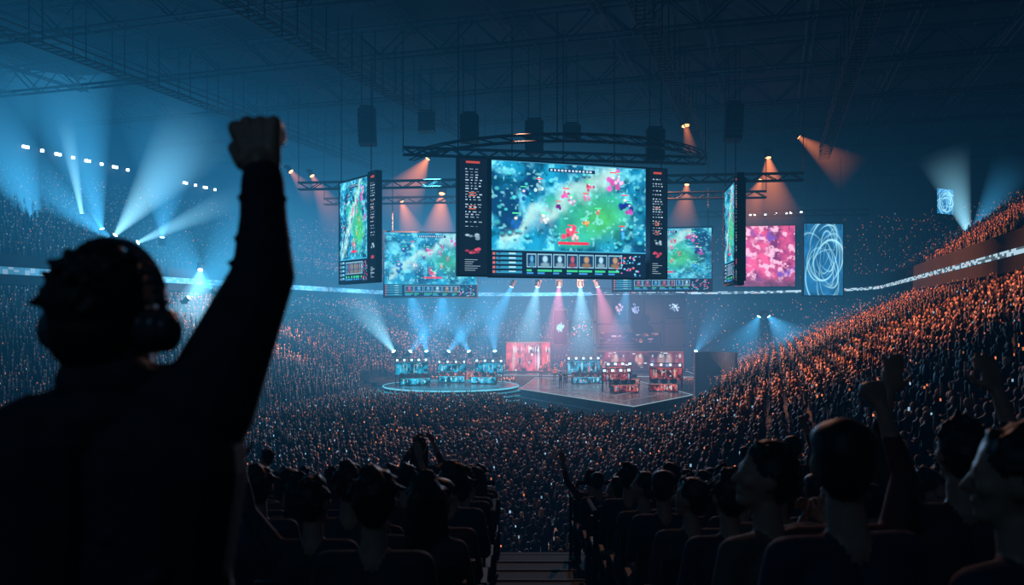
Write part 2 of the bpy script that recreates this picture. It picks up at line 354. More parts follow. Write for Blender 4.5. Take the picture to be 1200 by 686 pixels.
def game(h,w,green=1.,hudv=.77):
    v,u=grid(h,w); n=fbm(h,w,8,4,.5); n2=fbm(h,w,16,4,.5); n3=fbm(h,w,5,4,.6); n4=fbm(h,w,40,2)
    c=np.zeros((h,w,3)); base=np.clip((n-.30)*2.6,0,1)[...,None]
    c[:]=np.array((.003,.05,.15))*(1-base)+np.array((.01,.36,.62))*base
    hl=np.clip((n2-.52)*6,0,1)[...,None]*base; c[:]=c*(1-hl)+np.array((.2,.85,1.))*hl
    dk=np.clip((n2-.37)*-9,0,1)[...,None]; c[:]=c*(1-dk*.75)+np.array((.0,.06,.12))*dk*.75
    x=(u-.58)*1.25; y=(v-.40)*1.0; dist=np.abs(x+y*.35)/.46+np.abs(y-x*.25)/.36
    m=np.clip((1-dist+(n3-.5)*1.5)*3,0,1)[...,None]*min(green,1)
    fld=np.array((.03,.45,.36))*(.6+.8*n2[...,None]); c[:]=c*(1-m)+fld*m
    m2=(np.exp(-((u-.7)/.15)**2-((v-.48)/.17)**2)[...,None]*green).clip(0,1); c[:]=c*(1-m2)+np.array((.07,.55,.15))*(.6+.7*n2[...,None])*m2
    dd=(v-.62)+(u-.15)*.95+(n-.5)*.35
    m=np.exp(-(dd/.075)**2)[...,None]*.95; m=m*((u<.8)&(u>.05))[...,None]; c[:]=c*(1-m)+np.array((.5,.88,.85))*(.6+.6*n2[...,None])*m
    sp=np.clip((n4-.66)*10,0,1)[...,None]; c[:]=c*(1-sp*.5)+np.array((.3,.95,1))*sp*.5
    for k in range(60):   # trees and rocks with lit tops
        a,b=rng.uniform(.05,.74),rng.uniform(.02,.98)
        if abs(a-.42)<.2 and abs(b-.55)<.28: continue
        s=rng.uniform(.012,.028); blob(c,v,u,a+s*.5,b,s,s*.8,(.0,.05,.12),.8,2); blob(c,v,u,a-s*.3,b,s*.7,s*.6,np.array((.08,.7,.75))*rng.uniform(.5,1.2),.9,2)
    for (a,b,s,col) in [(.28,.47,.04,(.8,.1,.45)),(.33,.5,.034,(.95,.6,.85)),(.2,.62,.034,(.8,.08,.2)),(.15,.78,.06,(.75,.1,.5)),(.12,.82,.04,(.9,.45,.7)),(.38,.42,.03,(.2,.02,.3)),(.5,.33,.034,(.9,.9,1)),(.42,.68,.026,(.7,.2,.15)),(.35,.86,.06,(.01,.03,.3)),(.38,.89,.04,(.6,.08,.5)),(.63,.5,.055,(.9,.05,.15)),(.66,.53,.036,(.95,.5,.5)),(.6,.84,.04,(.05,.4,.9)),(.2,.3,.036,(.5,.9,1)),(.55,.15,.06,(.01,.12,.4)),(.3,.2,.05,(.01,.1,.35)),(.52,.6,.03,(.9,.35,.1)),(.3,.6,.03,(.85,.2,.5))]:
        for k in range(6):
            o=rng.normal(0,s*.55,2); blob(c,v,u,a+o[0],b+o[1]*.7,s*.45,s*.28,np.array(col)*rng.uniform(.4,1.3),1,3)
        blob(c,v,u,a-s*.9,b,s*.22,s*.18,(.9,.8,.75),1,3)
        rect(c,a-s*1.7,b-.02,a-s*1.7+.01,b+.02,(.9,.08,.08) if rng.random()<.5 else (.1,.95,.4))
    rect(c,.69,.42,.715,.62,(.85,.03,.08)); rect(c,.045,.36,.075,.66,(.005,.02,.08))
    for k in range(12): rect(c,.05,.37+.023*k,.068,.37+.023*k+.014,(.5,.7,.85))
    rect(c,0,0,.008,1,(.05,.25,.4)); hud(c,hudv); return c.clip(0,1)
def infocol(h,w):
    c=np.zeros((h,w,3)); c[:]=(.003,.005,.012)
    rect(c,.025,.25,.045,.75,(.5,.06,.04))
    y=.09
    while y<.6:
        x=.22
        while x<.75:
            ww=rng.uniform(.05,.14); rect(c,y,x,y+.008,min(x+ww,.82),np.array((.3,.42,.52))*rng.uniform(.4,1.7)); x+=ww+.08
        if rng.random()<.22: rect(c,y+.012,.35,y+.02,.6,(.6,.14,.08))
        y+=.024+.015*(rng.random()<.3)
    v,u=grid(h,w)
    for cv,col in((.67,(.3,.45,.55)),(.79,(.6,.06,.12))):
        for k in range(9):
            o=rng.uniform(-1,1,2); blob(c,v,u,cv+o[0]*.022,.5+o[1]*.22,.010,.08,np.array(col)*rng.uniform(.3,1.4),1,3)
    for k in range(6): rect(c,.87+.018*k,.2,.877+.018*k,.2+rng.uniform(.2,.6),(.3,.42,.5))
    return c
def pink(h,w):
    n=fbm(h,w,6,5);n2=fbm(h,w,13,4); c=np.zeros((h,w,3)); a=np.clip((n-.33)*2.6,0,1)[...,None]
    c[:]=np.array((.2,.008,.11))*(1-a)+np.array((.9,.09,.27))*a; hl=np.clip((n2-.5)*6,0,1)[...,None]; c[:]=c*(1-hl)+np.array((1,.5,.68))*hl
    bl=np.clip((fbm(h,w,5,3)-.66)*7,0,1)[...,None]; c[:]=c*(1-bl)+np.array((.2,.06,.42))*bl
    v,u=grid(h,w); m=np.clip((v-.82)*8,0,1)[...,None]*np.ones((h,w,1)); c[:]=c*(1-m)+np.array((.25,.04,.12))*(.2+n2[...,None]*1.2)*m
    return c*.95
def swirl(h,w):
    v,u=grid(h,w); n=fbm(h,w,5,4); c=np.zeros((h,w,3)); c[:]=np.array((.012,.13,.30))*(.3+1.2*n[...,None])
    for k in range(26):
        cu=.5+rng.normal(0,.09); cv=.5+rng.normal(0,.12); ru=rng.uniform(.12,.48); rv=rng.uniform(.2,.46); an=rng.uniform(-.9,.9)
        x=(u-cu)*math.cos(an)+(v-cv)*math.sin(an); y=-(u-cu)*math.sin(an)+(v-cv)*math.cos(an)
        r=np.sqrt((x/ru)**2+(y/rv)**2); ph=np.arctan2(y,x); m=(np.exp(-((r-1)/.035)**2)*np.clip(np.sin(ph+rng.uniform(0,6)),0,1))[...,None]*rng.uniform(.4,1); c[:]=c*(1-m*.9)+np.array((.4,.85,1))*m*.95
    return c
def logo(h,w,col,ring=True):
    v,u=grid(h,w); c=np.zeros((h,w,3)); c[:]=(.01,.008,.018)
    for k in range(26):
        a=rng.uniform(0,6.28); r=rng.uniform(.05,.3); blob(c,v,u,.5+r*math.sin(a)*w/h,.5+r*math.cos(a),.05,.05,np.array(col)*rng.uniform(.2,.9),1,3)
    return c
def strips(h,w,cols,dens=.5):
    c=np.zeros((h,w,3)); c[:]=(.008,.01,.018)
    for k in range(int(h*w*.06*dens)+6):
        a,b=rng.random(2); rect(c,a,b,a+rng.uniform(.03,.14),b+rng.uniform(.01,.1),np.array(cols[rng.integers(len(cols))])*rng.uniform(.1,.9))
        if k%2:
            a,b=rng.random(2); rect(c,a,b,a+rng.uniform(.05,.2),b+rng.uniform(.01,.08),(.006,.01,.02))
    return c
def booth(h,w,cols,edge=.35):
    """lit booth graphics: uneven glowing field, figures and text bars"""
    v,u=grid(h,w); c=np.zeros((h,w,3)); n=fbm(h,w,7,4,.6); c[:]=np.array(cols[0])*np.clip((n[...,None]-.35)*3.2,.06,1.4)
    for k in range(int(w/8)+2):
        b=rng.random(); s=rng.uniform(.5,1.4); blob(c,v,u,rng.uniform(.4,.7),b,.26*s,.025*s,np.array(cols[rng.integers(len(cols))])*rng.uniform(.3,1.2),.9,2); blob(c,v,u,.25,b,.1*s,.012*s,(.8,.8,.8),rng.uniform(.2,.8),3)
    for k in range(int(w/8)): a,b=rng.random(2); rect(c,a,b,a+.07,b+rng.uniform(.01,.05),np.array((.7,.75,.8))*rng.uniform(.2,1.2))
    rect(c,0,0,.05,1,np.array(cols[1])*edge)
    return c
def led(name,c,bl,br,z0,z1,case=.35,parent=None,mat=None,frame=.14):
    """flat LED wall standing between ground points bl and br (as read from its front)"""
    bl=Vector((*bl,0));br=Vector((*br,0)); d=(br-bl); W=d.length; d.normalize(); nrm=Vector((d.y,-d.x,0))
    mb=MB(); cen=(bl+br)/2-nrm*(case/2); rz=math.atan2(d.y,d.x)
    mb.box((cen.x,cen.y,(z0+z1)/2),(W+2*frame,case,z1-z0+2*frame),rz)
    for (cx,cz,sx,sz) in((0,z1+frame/2,W+2*frame,frame),(0,z0-frame/2,W+2*frame,frame),(-W/2-frame/2,(z0+z1)/2,frame,z1-z0),(W/2+frame/2,(z0+z1)/2,frame,z1-z0)):
        q=(bl+br)/2+d*cx+nrm*.03; mb.box((q.x,q.y,cz),(sx,.14,sz),rz)
    for i in range(1,4):
        q=bl+d*(W*i/4)-nrm*(case+.1); mb.box((q.x,q.y,(z0+z1)/2),(.15,.2,(z1-z0)*.95),rz)
    par=mb.obj(name,[M_BLACK],parent)
    h,w=c.shape[:2]; xs=np.linspace(0,W,w+1); zs=np.linspace(z1,z0,h+1)
    o=np.array(bl+nrm*.02); dd=np.array(d)
    X0=np.tile(xs[:-1],(h,1));X1=np.tile(xs[1:],(h,1)); Z0=np.tile(zs[1:,None],(1,w));Z1=np.tile(zs[:-1,None],(1,w))
    def pt(X,Z): return np.stack([o[0]+dd[0]*X,o[1]+dd[1]*X,Z],-1)
    V=np.stack([pt(X0,Z0),pt(X1,Z0),pt(X1,Z1),pt(X0,Z1)],2).reshape(-1,3); F=np.arange(len(V)).reshape(-1,4); C=np.repeat(c.reshape(-1,3),4,0)
    fastmesh(name+'_pixels',V,F,C,mat or M_LED,par); return par
def hang(mb,x,y,z,top=HR): mb.bar((x,y,z),(x,y,top),.045)
def lerp(a,b,t): return (a[0]+(b[0]-a[0])*t,a[1]+(b[1]-a[1])*t)
PL=(-4.15,67.); PR=(13.1,72.8)
zb=12.62; zt=21.9
led('main_led_screen',game(280,380),lerp(PL,PR,.145),lerp(PL,PR,.895),zb+.05,zt,.6)
led('score_panel_screen',infocol(220,50),lerp(PL,PR,0),lerp(PL,PR,.125),zb+.1,zt,.5)
led('score_panel_screen',infocol(220,44),lerp(PL,PR,.915),lerp(PL,PR,1),zb+.1,zt,.5)
led('side_led_screen',game(190,130,1.3),(-15.9,79),(-12.6,74.7),12.5,21.7,.5)
led('score_panel_screen',infocol(200,30),(-12.45,74.5),(-11.7,73.5),12.5,21.9,.5)
led('side_led_screen',game(160,80,1.0),(19.95,80.),(19.15,73.2),12.4,21.0,.5)
led('score_panel_screen',infocol(200,30),(19.1,72.9),(19.0,71.8),12.2,21.4,.5)
led('rear_led_screen',game(150,220,.5,.8)*.8,(-14.2,95),(-4.,97),11.6,18.8,.4)
led('rear_led_screen',game(150,180,.8,.8)*.8,(11.5,97),(22.2,95),12.3,19.3,.4)
led('hanging_banner_screen',pink(150,130),(29.2,112),(36.8,111),13.3,21.2,.4)
led('hanging_banner_screen',swirl(190,110),(35.9,105),(40.9,105.5),12.0,20.8,.4)
led('hanging_banner_screen',swirl(40,40)*1.3,(57.2,115),(60.5,117),23.3,26.7,.3)
mb=MB()
def arc(cx,cy,r,a0,a1,z,n=14):
    pts=[(cx+r*math.cos(math.radians(a0+(a1-a0)*i/n)),cy+r*math.sin(math.radians(a0+(a1-a0)*i/n)),z) for i in range(n+1)]
    for i in range(n): mb.truss(pts[i],pts[i+1],.55,.5,.07,.9)
arc(4.0,80.,14.,205,335,23.0,18)
mb.truss((-9,70.5,22.8),(17,75,22.8),.6,.5,.08,1.)
for b,e,y in((-.063,.2,67),(.0,.19,69),(.06,.19,70),(.12,.19,72),(.175,.19,73),(-.2,.17,79),(-.165,.18,74),(.262,.17,73),(.25,.17,80),(-.14,.1,95),(-.06,.1,96),(.13,.1,97),(.23,.1,95),(.265,.1,112),(.325,.1,111),(.345,.1,105),(.385,.1,105)):
    p=loc(b,e,y); hang(mb,p.x,p.y,min(p.z,21.6))
for s0,y in ((-22,100),(-22,88)): mb.truss((s0,y,22.5),(28,y-6,22.5),.7,.6,.09,1.2)
mb.truss((24,113,22.5),(46,110,22.5),.7,.6,.09,1.2)
for x,y in((-22,100),(28,94),(-22,88),(28,82),(0,97),(24,113),(46,110),(-9,70.5),(17,75),(3.5,66)): hang(mb,x,y,23)
mb.obj('lighting_rig_truss',[M_BLACK])
def speaker_array(x,y,ztop,n,rz=0,w=1.5):
    mb=MB(); a=0; p=Vector((0,0,0))
    for i in range(n):
        R3=Matrix.Rotation(rz,3,'Z')@Matrix.Rotation(-a,3,'X'); mb.box(p,(w,.9,.42),R=R3); mb.box(p+R3@Vector((0,-.46,0)),(w*.9,.04,.34),R=R3,mi=1)
        for k in(-1,1): mb.box(p+R3@Vector((k*(w/2+.03),0,0)),(.05,.7,.3),R=R3,mi=1)
        a+=.05; p=p+Vector((0,.0,-.46))+Vector((math.sin(rz)*-.02*i,.03*i,0))
    mb.box((0,0,.4),(w*.8,.7,.12)); mb.bar((-.5,0,.4),(-.5,0,HR-ztop),.04); mb.bar((.5,0,.4),(.5,0,HR-ztop),.04)
    mb.obj('line_array_speaker',[M_BLACK,M_SEAT],None,(x,y,ztop))
for b,e,y,n in((-.05,.232,72,5),(.026,.225,74,6),(.168,.215,74,6),(-.17,.24,77,7),(.26,.245,76,7),(-.1,.235,80,4),(.07,.22,76,3)):
    p=loc(b,e,y); speaker_array(p.x,p.y,p.z,n,0)

# ------------------------------------------------------------ lamps, with light shafts painted as glowing cones
def lamp_mesh(m_l):
    mb=MB(); mb.cyl((0,0,-.45),.26,.5,16,0,.3); mb.cyl((0,0,.05),.3,.12,16,0,.27,1)
    mb.box((-.36,0,-.2),(.08,.16,.7)); mb.box((.36,0,-.2),(.08,.16,.7)); mb.box((0,0,-.62),(.8,.4,.16))
    me=D.meshes.new('stage_lamp'); me.from_pydata(mb.v,[],mb.f); me.polygons.foreach_set('material_index',mb.m)
    for q in(M_BLACK,m_l): me.materials.append(q)
    return me
LM={'w':lamp_mesh(M_WHITE),'o':lamp_mesh(M_ORANGE),'b':lamp_mesh(M_BLUEL)}
KC={'w':(.3,.75,1.),'o':(1.,.26,.08),'b':(.06,.42,.8),'p':(1.,.25,.42)}
def lamp(src,tgt,kind='b',s=.3,r1=None,r0=.22,pw=1.2,size=1.):
    src=Vector(src);tgt=Vector(tgt); d=tgt-src; L=d.length; q=d.to_track_quat('Z','Y')
    o=mkobj('stage_lamp',LM['b' if kind=='p' else kind]); o.location=src; o.rotation_mode='QUATERNION'; o.rotation_quaternion=q; o.scale=(size,)*3
    r1=r1 or L*.12; n=28; m=14; V=[];F=[];C=[]; col=np.array(KC[kind])
    for j in range(m+1):
        t=j/m; r=r0+(r1-r0)*t; f=(1-t)**pw*(.35+.65/(1+6*t))*s
        for i in range(n): a=2*math.pi*i/n; V.append((r*math.cos(a)/size,r*math.sin(a)/size,(.2+t*L)/size)); C.append(col*f)
    for j in range(m):
        for i in range(n): F.append((j*n+i,j*n+(i+1)%n,(j+1)*n+(i+1)%n,(j+1)*n+i))
    b=fastmesh('painted_light_shaft',np.array(V),np.array(F),np.array(C),M_BEAM,o); b.data.polygons.foreach_set('use_smooth',[True]*len(F))  # emissive cone with painted fade; casts no sampled light
    return o
def beam(a,b,**k): lamp(loc(*a),loc(*b),**k)
beam((-.466,.093,92),(-.365,.22,88),kind='w',s=1.15,r1=4.6)
beam((-.504,.118,95),(-.524,.23,93),kind='w',s=.8,r1=1.1)
beam((-.47,.09,93),(-.61,.20,90),kind='b',s=.95,r1=5)
beam((-.44,.085,95),(-.32,.14,93),kind='w',s=.8,r1=1.8)
beam((-.48,.1,93),(-.56,.38,80),kind='b',s=.85,r1=8)
beam((-.38,.02,88),(-.26,.13,84),kind='b',s=.9,r1=7)
beam((-.55,.09,90),(-.65,.32,84),kind='b',s=.8,r1=7)
beam((-.35,.03,92),(-.45,.12,90),kind='b',s=.8,r1=6)
beam((-.365,.055,92),(-.385,-.08,84),kind='w',s=1.1,r1=6.5)
beam((-.41,.09,93),(-.40,.28,86),kind='b',s=.5,r1=7)
beam((-.62,.32,80),(-.4,.36,92),kind='b',s=.5,r1=2.0)
for px,tx,ty,s_,k_ in((-.138,-.188,.03,1.0,'w'),(-.1,-.118,.045,.75,'b'),(-.075,-.01,.04,.7,'b'),(-.05,-.095,.04,.65,'b'),(-.02,-.03,.05,.5,'b'),(.215,.25,.015,.5,'b'),(-.12,-.05,.04,.5,'b')):
    beam((px,-.043,112),(tx,ty,106),kind=k_,s=s_,r1=3.)
for px,tx,k_,s_ in((.0,-.05,'b',.5),(.03,.01,'w',.55),(.055,.05,'p',.6),(.08,.085,'w',.7),(.1,.13,'p',.5),(.135,.12,'b',.4),(-.12,-.1,'b',.5),(-.08,-.09,'b',.5)):
    beam((px,.035,102),(tx,-.07,100),kind=k_,s=s_,r1=3.)
beam((.30,.187,105),(.308,.105,103),kind='o',s=1.1,r1=4.0,size=1.3)
beam((.292,.16,110),(.268,.1,108),kind='o',s=.7,r1=3.2)
beam((.335,.21,105),(.40,.165,103),kind='o',s=.45,r1=2.8)
beam((-.082,.145,100),(-.088,.08,98),kind='o',s=1.3,r1=3.0,size=1.3)
beam((-.098,.185,100),(-.14,.12,98),kind='o',s=1.0,r1=4.0)
beam((-.235,.165,100),(-.2,.10,98),kind='o',s=.5,r1=2.6)
beam((-.13,.135,105),(-.112,.08,103),kind='o',s=.9,r1=2.6)
beam((.205,.155,100),(.2,.10,98),kind='o',s=.8,r1=2.4)
beam((-.26,.17,95),(-.235,.14,94),kind='o',s=.5,r1=1.4)
beam((.203,.225,88),(.21,.19,87),kind='o',s=.6,r1=.9,size=1.5)
beam((.537,.09,105),(.505,.19,103),kind='w',s=1.0,r1=3.2)
beam((.537,.09,105),(.59,.18,104),kind='b',s=.6,r1=3)
beam((.3,.0,112),(.35,-.055,108),kind='b',s=.9,r1=5)
beam((.29,.0,112),(.26,-.055,110),kind='b',s=.7,r1=4)

# ------------------------------------------------------------ stage
mb=MB(); c0=(-7.,98)
RS=((9.7,.4),(9.0,.78),(8.3,1.15),(7.7,1.5))
for i,(r,z) in enumerate(RS): mb.cyl((c0[0],c0[1],0),r,z,64,0,mtop=1)
par=mb.obj('round_stage_platform',[M_RISER,M_STAGE])
def ring(name,c,r,z,w,mat,parent,n=64):
    mb=MB()
    for i in range(n):
        a=2*math.pi*i/n;b=2*math.pi*(i+1)/n; mb.bar((c[0]+r*math.cos(a),c[1]+r*math.sin(a),z),(c[0]+r*math.cos(b),c[1]+r*math.sin(b),z),w)
    return mb.obj(name,[mat],parent)
M_TEAL=emit('led_strip_teal',(.06,.4,.55),.6)
for i,(r,z) in enumerate(RS): ring('step_light_%d'%i,c0,r+.04,z-.04,.05 if i<3 else .08,M_TEAL if i<3 else M_CYAN,par)
ring('floor_light',c0,5.5,1.52,.05,M_TEAL,par)
def poly_stage(pts,z,name,inset=()):
    mb=MB(); n=len(pts); mb.add([(x,y,0) for x,y in pts]+[(x,y,z) for x,y in pts],[(i,(i+1)%n,n+(i+1)%n,n+i) for i in range(n)],0); mb.add([(x,y,z) for x,y in pts],[tuple(range(n))],1)
    par=mb.obj(name,[M_RISER,M_STAGE])
    mb=MB()
    for i in range(n): mb.bar((*pts[i],z),(*pts[(i+1)%n],z),.045)
    mb.obj('edge_light',[M_LINE],par); cx=sum(p[0] for p in pts)/n; cy=sum(p[1] for p in pts)/n
    mb=MB()
    for f in inset:
        q=[(cx+(x-cx)*f,cy+(y-cy)*f) for x,y in pts]
        for i in range(n): mb.bar((*q[i],z+.02),(*q[(i+1)%n],z+.02),.04)
    if inset: mb.obj('floor_line_light',[M_WHITE2],par)
    mb=MB(); q=[(cx+(x-cx)*1.08,cy+(y-cy)*1.06) for x,y in pts]
    mb.add([(x,y,0) for x,y in q]+[(x,y,z*.45) for x,y in q],[(i,(i+1)%n,n+(i+1)%n,n+i) for i in range(n)]+[tuple(range(n,2*n))],0); mb.obj('step',[M_RISER],par)
    return par
M_WHITE2=emit('floor_line',(.5,.4,.5),.35)
M_LINE=emit('edge_line',(.45,.6,.7),.55)
poly_stage([(0.9,93),(10.7,75),(18.2,86),(15.5,104),(3,110)],1.5,'diamond_stage_platform',(.75,.45))
poly_stage([(-2,112),(24,108),(24.5,119),(-1,121)],1.7,'rear_stage_platform')
cy_=[(.03,.5,.75),(.12,.75,.95),(.01,.2,.4)]; rd=[(.8,.05,.06),(.9,.28,.18),(.3,.02,.05),(.75,.6,.6)]
led('stage_led_wall',booth(50,110,[(.7,.08,.1),(.9,.35,.3),(.8,.25,.4),(.9,.6,.6)]),(-.8,117),(5.2,117),1.9,5.9,.4)
led('stage_led_column',logo(60,24,(.3,.9,1)),(5.7,116),(7.4,116),5.6,10.2,.4)
led('stage_led_wall',strips(24,40,rd,.7),(7.9,117),(11.,117),6.6,8.8,.3)
mb=MB()
mb.box((17.5,118,6.9),(12.5,1,10.4),-.05)
for x in(11.4,14.4,17.5,20.6,23.6): mb.box((x,117.3,7.05),(.35,.5,10.6))
for z in(1.95,5.4,8.6,12.2): mb.box((17.5,117.3,z),(12.6,.5,.3))
mb.truss((11,116.6,12.5),(24,116.6,12.5),.7,.6,.08,1)
mb.obj('stage_backdrop',[M_BLACK])
led('stage_led_wall',logo(50,40,(1,.5,.6)),(13.6,116.6),(15.6,116.6),8.9,11.9,.2)
led('stage_led_wall',logo(50,40,(.5,.6,1)),(15.9,116.6),(17.7,116.6),8.9,11.9,.2)
led('stage_led_wall',logo(50,50,(.6,.8,1)),(20.9,116.6),(23.4,116.6),9.4,11.8,.2)
led('stage_led_wall',strips(24,60,rd+[(.1,.2,.5)],.5)*.8,(12,116.6),(20,116.6),5.8,7.2,.2)
led('stage_led_wall',booth(30,120,[(.4,.03,.04),(.8,.25,.18),(.2,.3,.6),(.7,.4,.3)])*.7,(11.6,116.4),(23.4,116.4),2.2,4.6,.2)
SEATED=[]
def desk(x,y,z,rz,w,cols,n=3,name='gaming_desk',bh=2.3):
    Rm=Matrix.Rotation(rz,3,'Z')
    def T(p): q=Rm@Vector(p); return Vector((x,y,z))+q
    mb=MB(); mb.box(T((0,0,.76)),(w,.9,.06),rz); mb.box(T((0,-.42,.42)),(w,.06,.78),rz)
    for sx in(-1,1): mb.box(T((sx*(w/2-.04),0,.38)),(.07,.85,.76),rz)
    for i in range(n):
        cx=-w/2+w*(i+.5)/n; mb.box(T((cx,-.2,1.12)),(.62,.05,.38),rz); mb.box(T((cx,-.2,.86)),(.08,.06,.2),rz); mb.box(T((cx,-.2,.8)),(.26,.2,.02),rz)
        mb.box(T((cx,.12,.805)),(.42,.15,.03),rz)
        mb.box(T((cx,.85,.45)),(.5,.5,.1),rz,2); mb.box(T((cx,1.1,.9)),(.5,.1,.85),rz,2); mb.bar(T((cx,.85,.06)),T((cx,.85,.42)),.05); mb.box(T((cx,.85,.04)),(.5,.08,.06),rz); mb.box(T((cx,.85,.04)),(.08,.5,.06),rz)
        SEATED.append((T((cx,.78,0)),rz+math.pi))
    par=mb.obj(name,[M_BLACK,M_BLACK,M_SEAT])
    bl=T((-w/2,-.5,0)); br=T((w/2,-.5,0)); led('desk_front_screen',booth(20,int(24*w),cols,.9),(bl.x,bl.y),(br.x,br.y),z+.12,z+.8,.03,par,frame=.03)
    bl=T((-w/2-.2,1.9,0)); br=T((w/2+.2,1.9,0)); led('team_back_screen',booth(34,int(22*w),cols)*.75,(bl.x,bl.y),(br.x,br.y),z+1.1,z+bh,.1,par,frame=.06)
    mb=MB()
    for sx in(-1,1): mb.bar(T((sx*(w/2+.15),1.98,0)),T((sx*(w/2+.15),1.98,bh+.5)),.07)
    mb.bar(T((-w/2-.15,1.98,bh+.45)),T((w/2+.15,1.98,bh+.45)),.06)
    for i in range(n+1):
        cx=-w/2+w*i/n; mb.box(T((cx,1.8,bh+.3)),(.18,.25,.2),rz,1)
    mb.obj('screen_post',[M_BLACK,M_BLUEL],par)
    return par
C1=[(.02,.38,.6),(.15,.8,1),(.3,.9,1)]
desk(-11.2,98.,1.5,.3,3.4,C1,4,bh=2.5); desk(-7.2,101.5,1.5,.05,3.0,C1+[(.1,.3,.7)],3,bh=2.1); desk(-3.2,100.,1.5,-.25,3.0,C1+[(.2,.2,.8)],3,bh=2.3)
desk(8.8,100,1.5,.15,3.6,[(.04,.3,.5),(.2,.8,1),(.8,.2,.15)],4,bh=2.6); desk(13.0,97,1.5,.35,2.8,[(.4,.05,.05),(.9,.3,.2),(.9,.7,.6)],3,bh=2.1); desk(16.0,90.,1.5,-.3,3.0,[(.5,.05,.05),(.9,.4,.3),(.8,.8,.8)],3,bh=2.4); desk(11.6,88.5,1.5,.3,2.8,[(.35,.04,.06),(.9,.35,.2),(.2,.5,.9)],3,bh=1.9)
mb=MB(); n=20
for i in range(n):
    a=math.radians(-10+200*i/n); b=math.radians(-10+200*(i+1)/n)
    P4=[(23.6+r*math.cos(t),99+r*math.sin(t)) for r,t in((2.2,a),(2.5,a),(2.5,b),(2.2,b))]
    mb.add([(x,y,0) for x,y in P4]+[(x,y,5.2) for x,y in P4],[(0,1,5,4),(1,2,6,5),(2,3,7,6),(3,0,4,7),(4,5,6,7)])
mb.obj('tunnel_entrance_surround',[M_RISER])
mb=MB()
for i in range(34):
    x=-16+i*1.; mb.box((x,71.5,.6),(.96,.06,1.1)); mb.box((x,72.,.05),(.9,.9,.06))
mb.obj('crowd_barrier',[M_BLACK])

# ------------------------------------------------------------ people (continuous surfaces by voxel union)
def capsule(mb,p0,p1,r0,r1,n=12):
    p0=Vector(p0);p1=Vector(p1); d=p1-p0
    q=(d if d.length>1e-6 else Vector((0,0,1))).to_track_quat('Z','Y').to_matrix(); L=d.length
    prof=[(r0*math.cos(t),-r0*math.sin(t)) for t in (math.radians(80),math.radians(50),math.radians(20),0)]+[(r1*math.cos(t),L+r1*math.sin(t)) for t in (0,math.radians(20),math.radians(50),math.radians(80))]
    V=[];F=[]
    for r,z in prof:
        for i in range(n): a=2*math.pi*i/n; V.append(p0+q@Vector((r*math.cos(a),r*math.sin(a),z)))
    k=len(prof)
    for j in range(k-1):
        for i in range(n): F.append((j*n+i,j*n+(i+1)%n,(j+1)*n+(i+1)%n,(j+1)*n+i))
    F.append(tuple(range(n))[::-1]); F.append(tuple(range((k-1)*n,k*n))); mb.add(V,F)
def ellip(mb,c,r,Rm,n=16):
    V,F=uvs((0,0,0),r,n,10); V=[Vector(c)+Rm@Vector(v) for v in V]
    F=[f if f[0]!=f[3] else f[:3] for f in F]; mb.add(V,F)
class Body:
    def __init__(s): s.p=[]
    def cap(s,a,b,r0,r1,m): s.p.append(('c',Vector(a),Vector(b),r0,r1,m))
    def ell(s,c,r,m,Rm=None): s.p.append(('e',Vector(c),Vector(r),Rm or Matrix.Identity(3),0,m))
    def mesh(s,name,mats,voxel=.014,smooth=3):
        mb=MB()
        for q in s.p:
            if q[0]=='c': capsule(mb,q[1],q[2],q[3],q[4])
            else: ellip(mb,q[1],q[2],q[3])
        o=mb.obj('tmp',[]); md=o.modifiers.new('r','REMESH'); md.mode='VOXEL'; md.voxel_size=voxel
        sm=o.modifiers.new('s','SMOOTH'); sm.factor=.5; sm.iterations=smooth
        dg=bpy.context.evaluated_depsgraph_get(); dg.update(); me=D.meshes.new_from_object(o.evaluated_get(dg)); me.name=name
        D.objects.remove(o)
        n=len(me.polygons); cen=np.zeros(n*3,np.float32); me.polygons.foreach_get('center',cen); cen=cen.reshape(-1,3)
        best=np.full(n,1e9); idx=np.zeros(n,np.int32)
        for q in s.p:
            if q[0]=='c':
                a=np.array(q[1]);b=np.array(q[2]); ab=b-a; t=np.clip(((cen-a)@ab)/max(ab@ab,1e-9),0,1); d=np.linalg.norm(cen-(a+t[:,None]*ab),axis=1)-(q[3]+(q[4]-q[3])*t)
            else:
                loc_=(cen-np.array(q[1]))@np.array(q[3]); r=np.array(q[2]); k=np.linalg.norm(loc_/r,axis=1); d=(k-1)*r.min()
            m=d<best; best[m]=d[m]; idx[m]=q[5]
        me.materials.clear()
        for m in mats: me.materials.append(m)
        me.polygons.foreach_set('material_index',idx); me.polygons.foreach_set('use_smooth',[True]*n); me.update(); return me
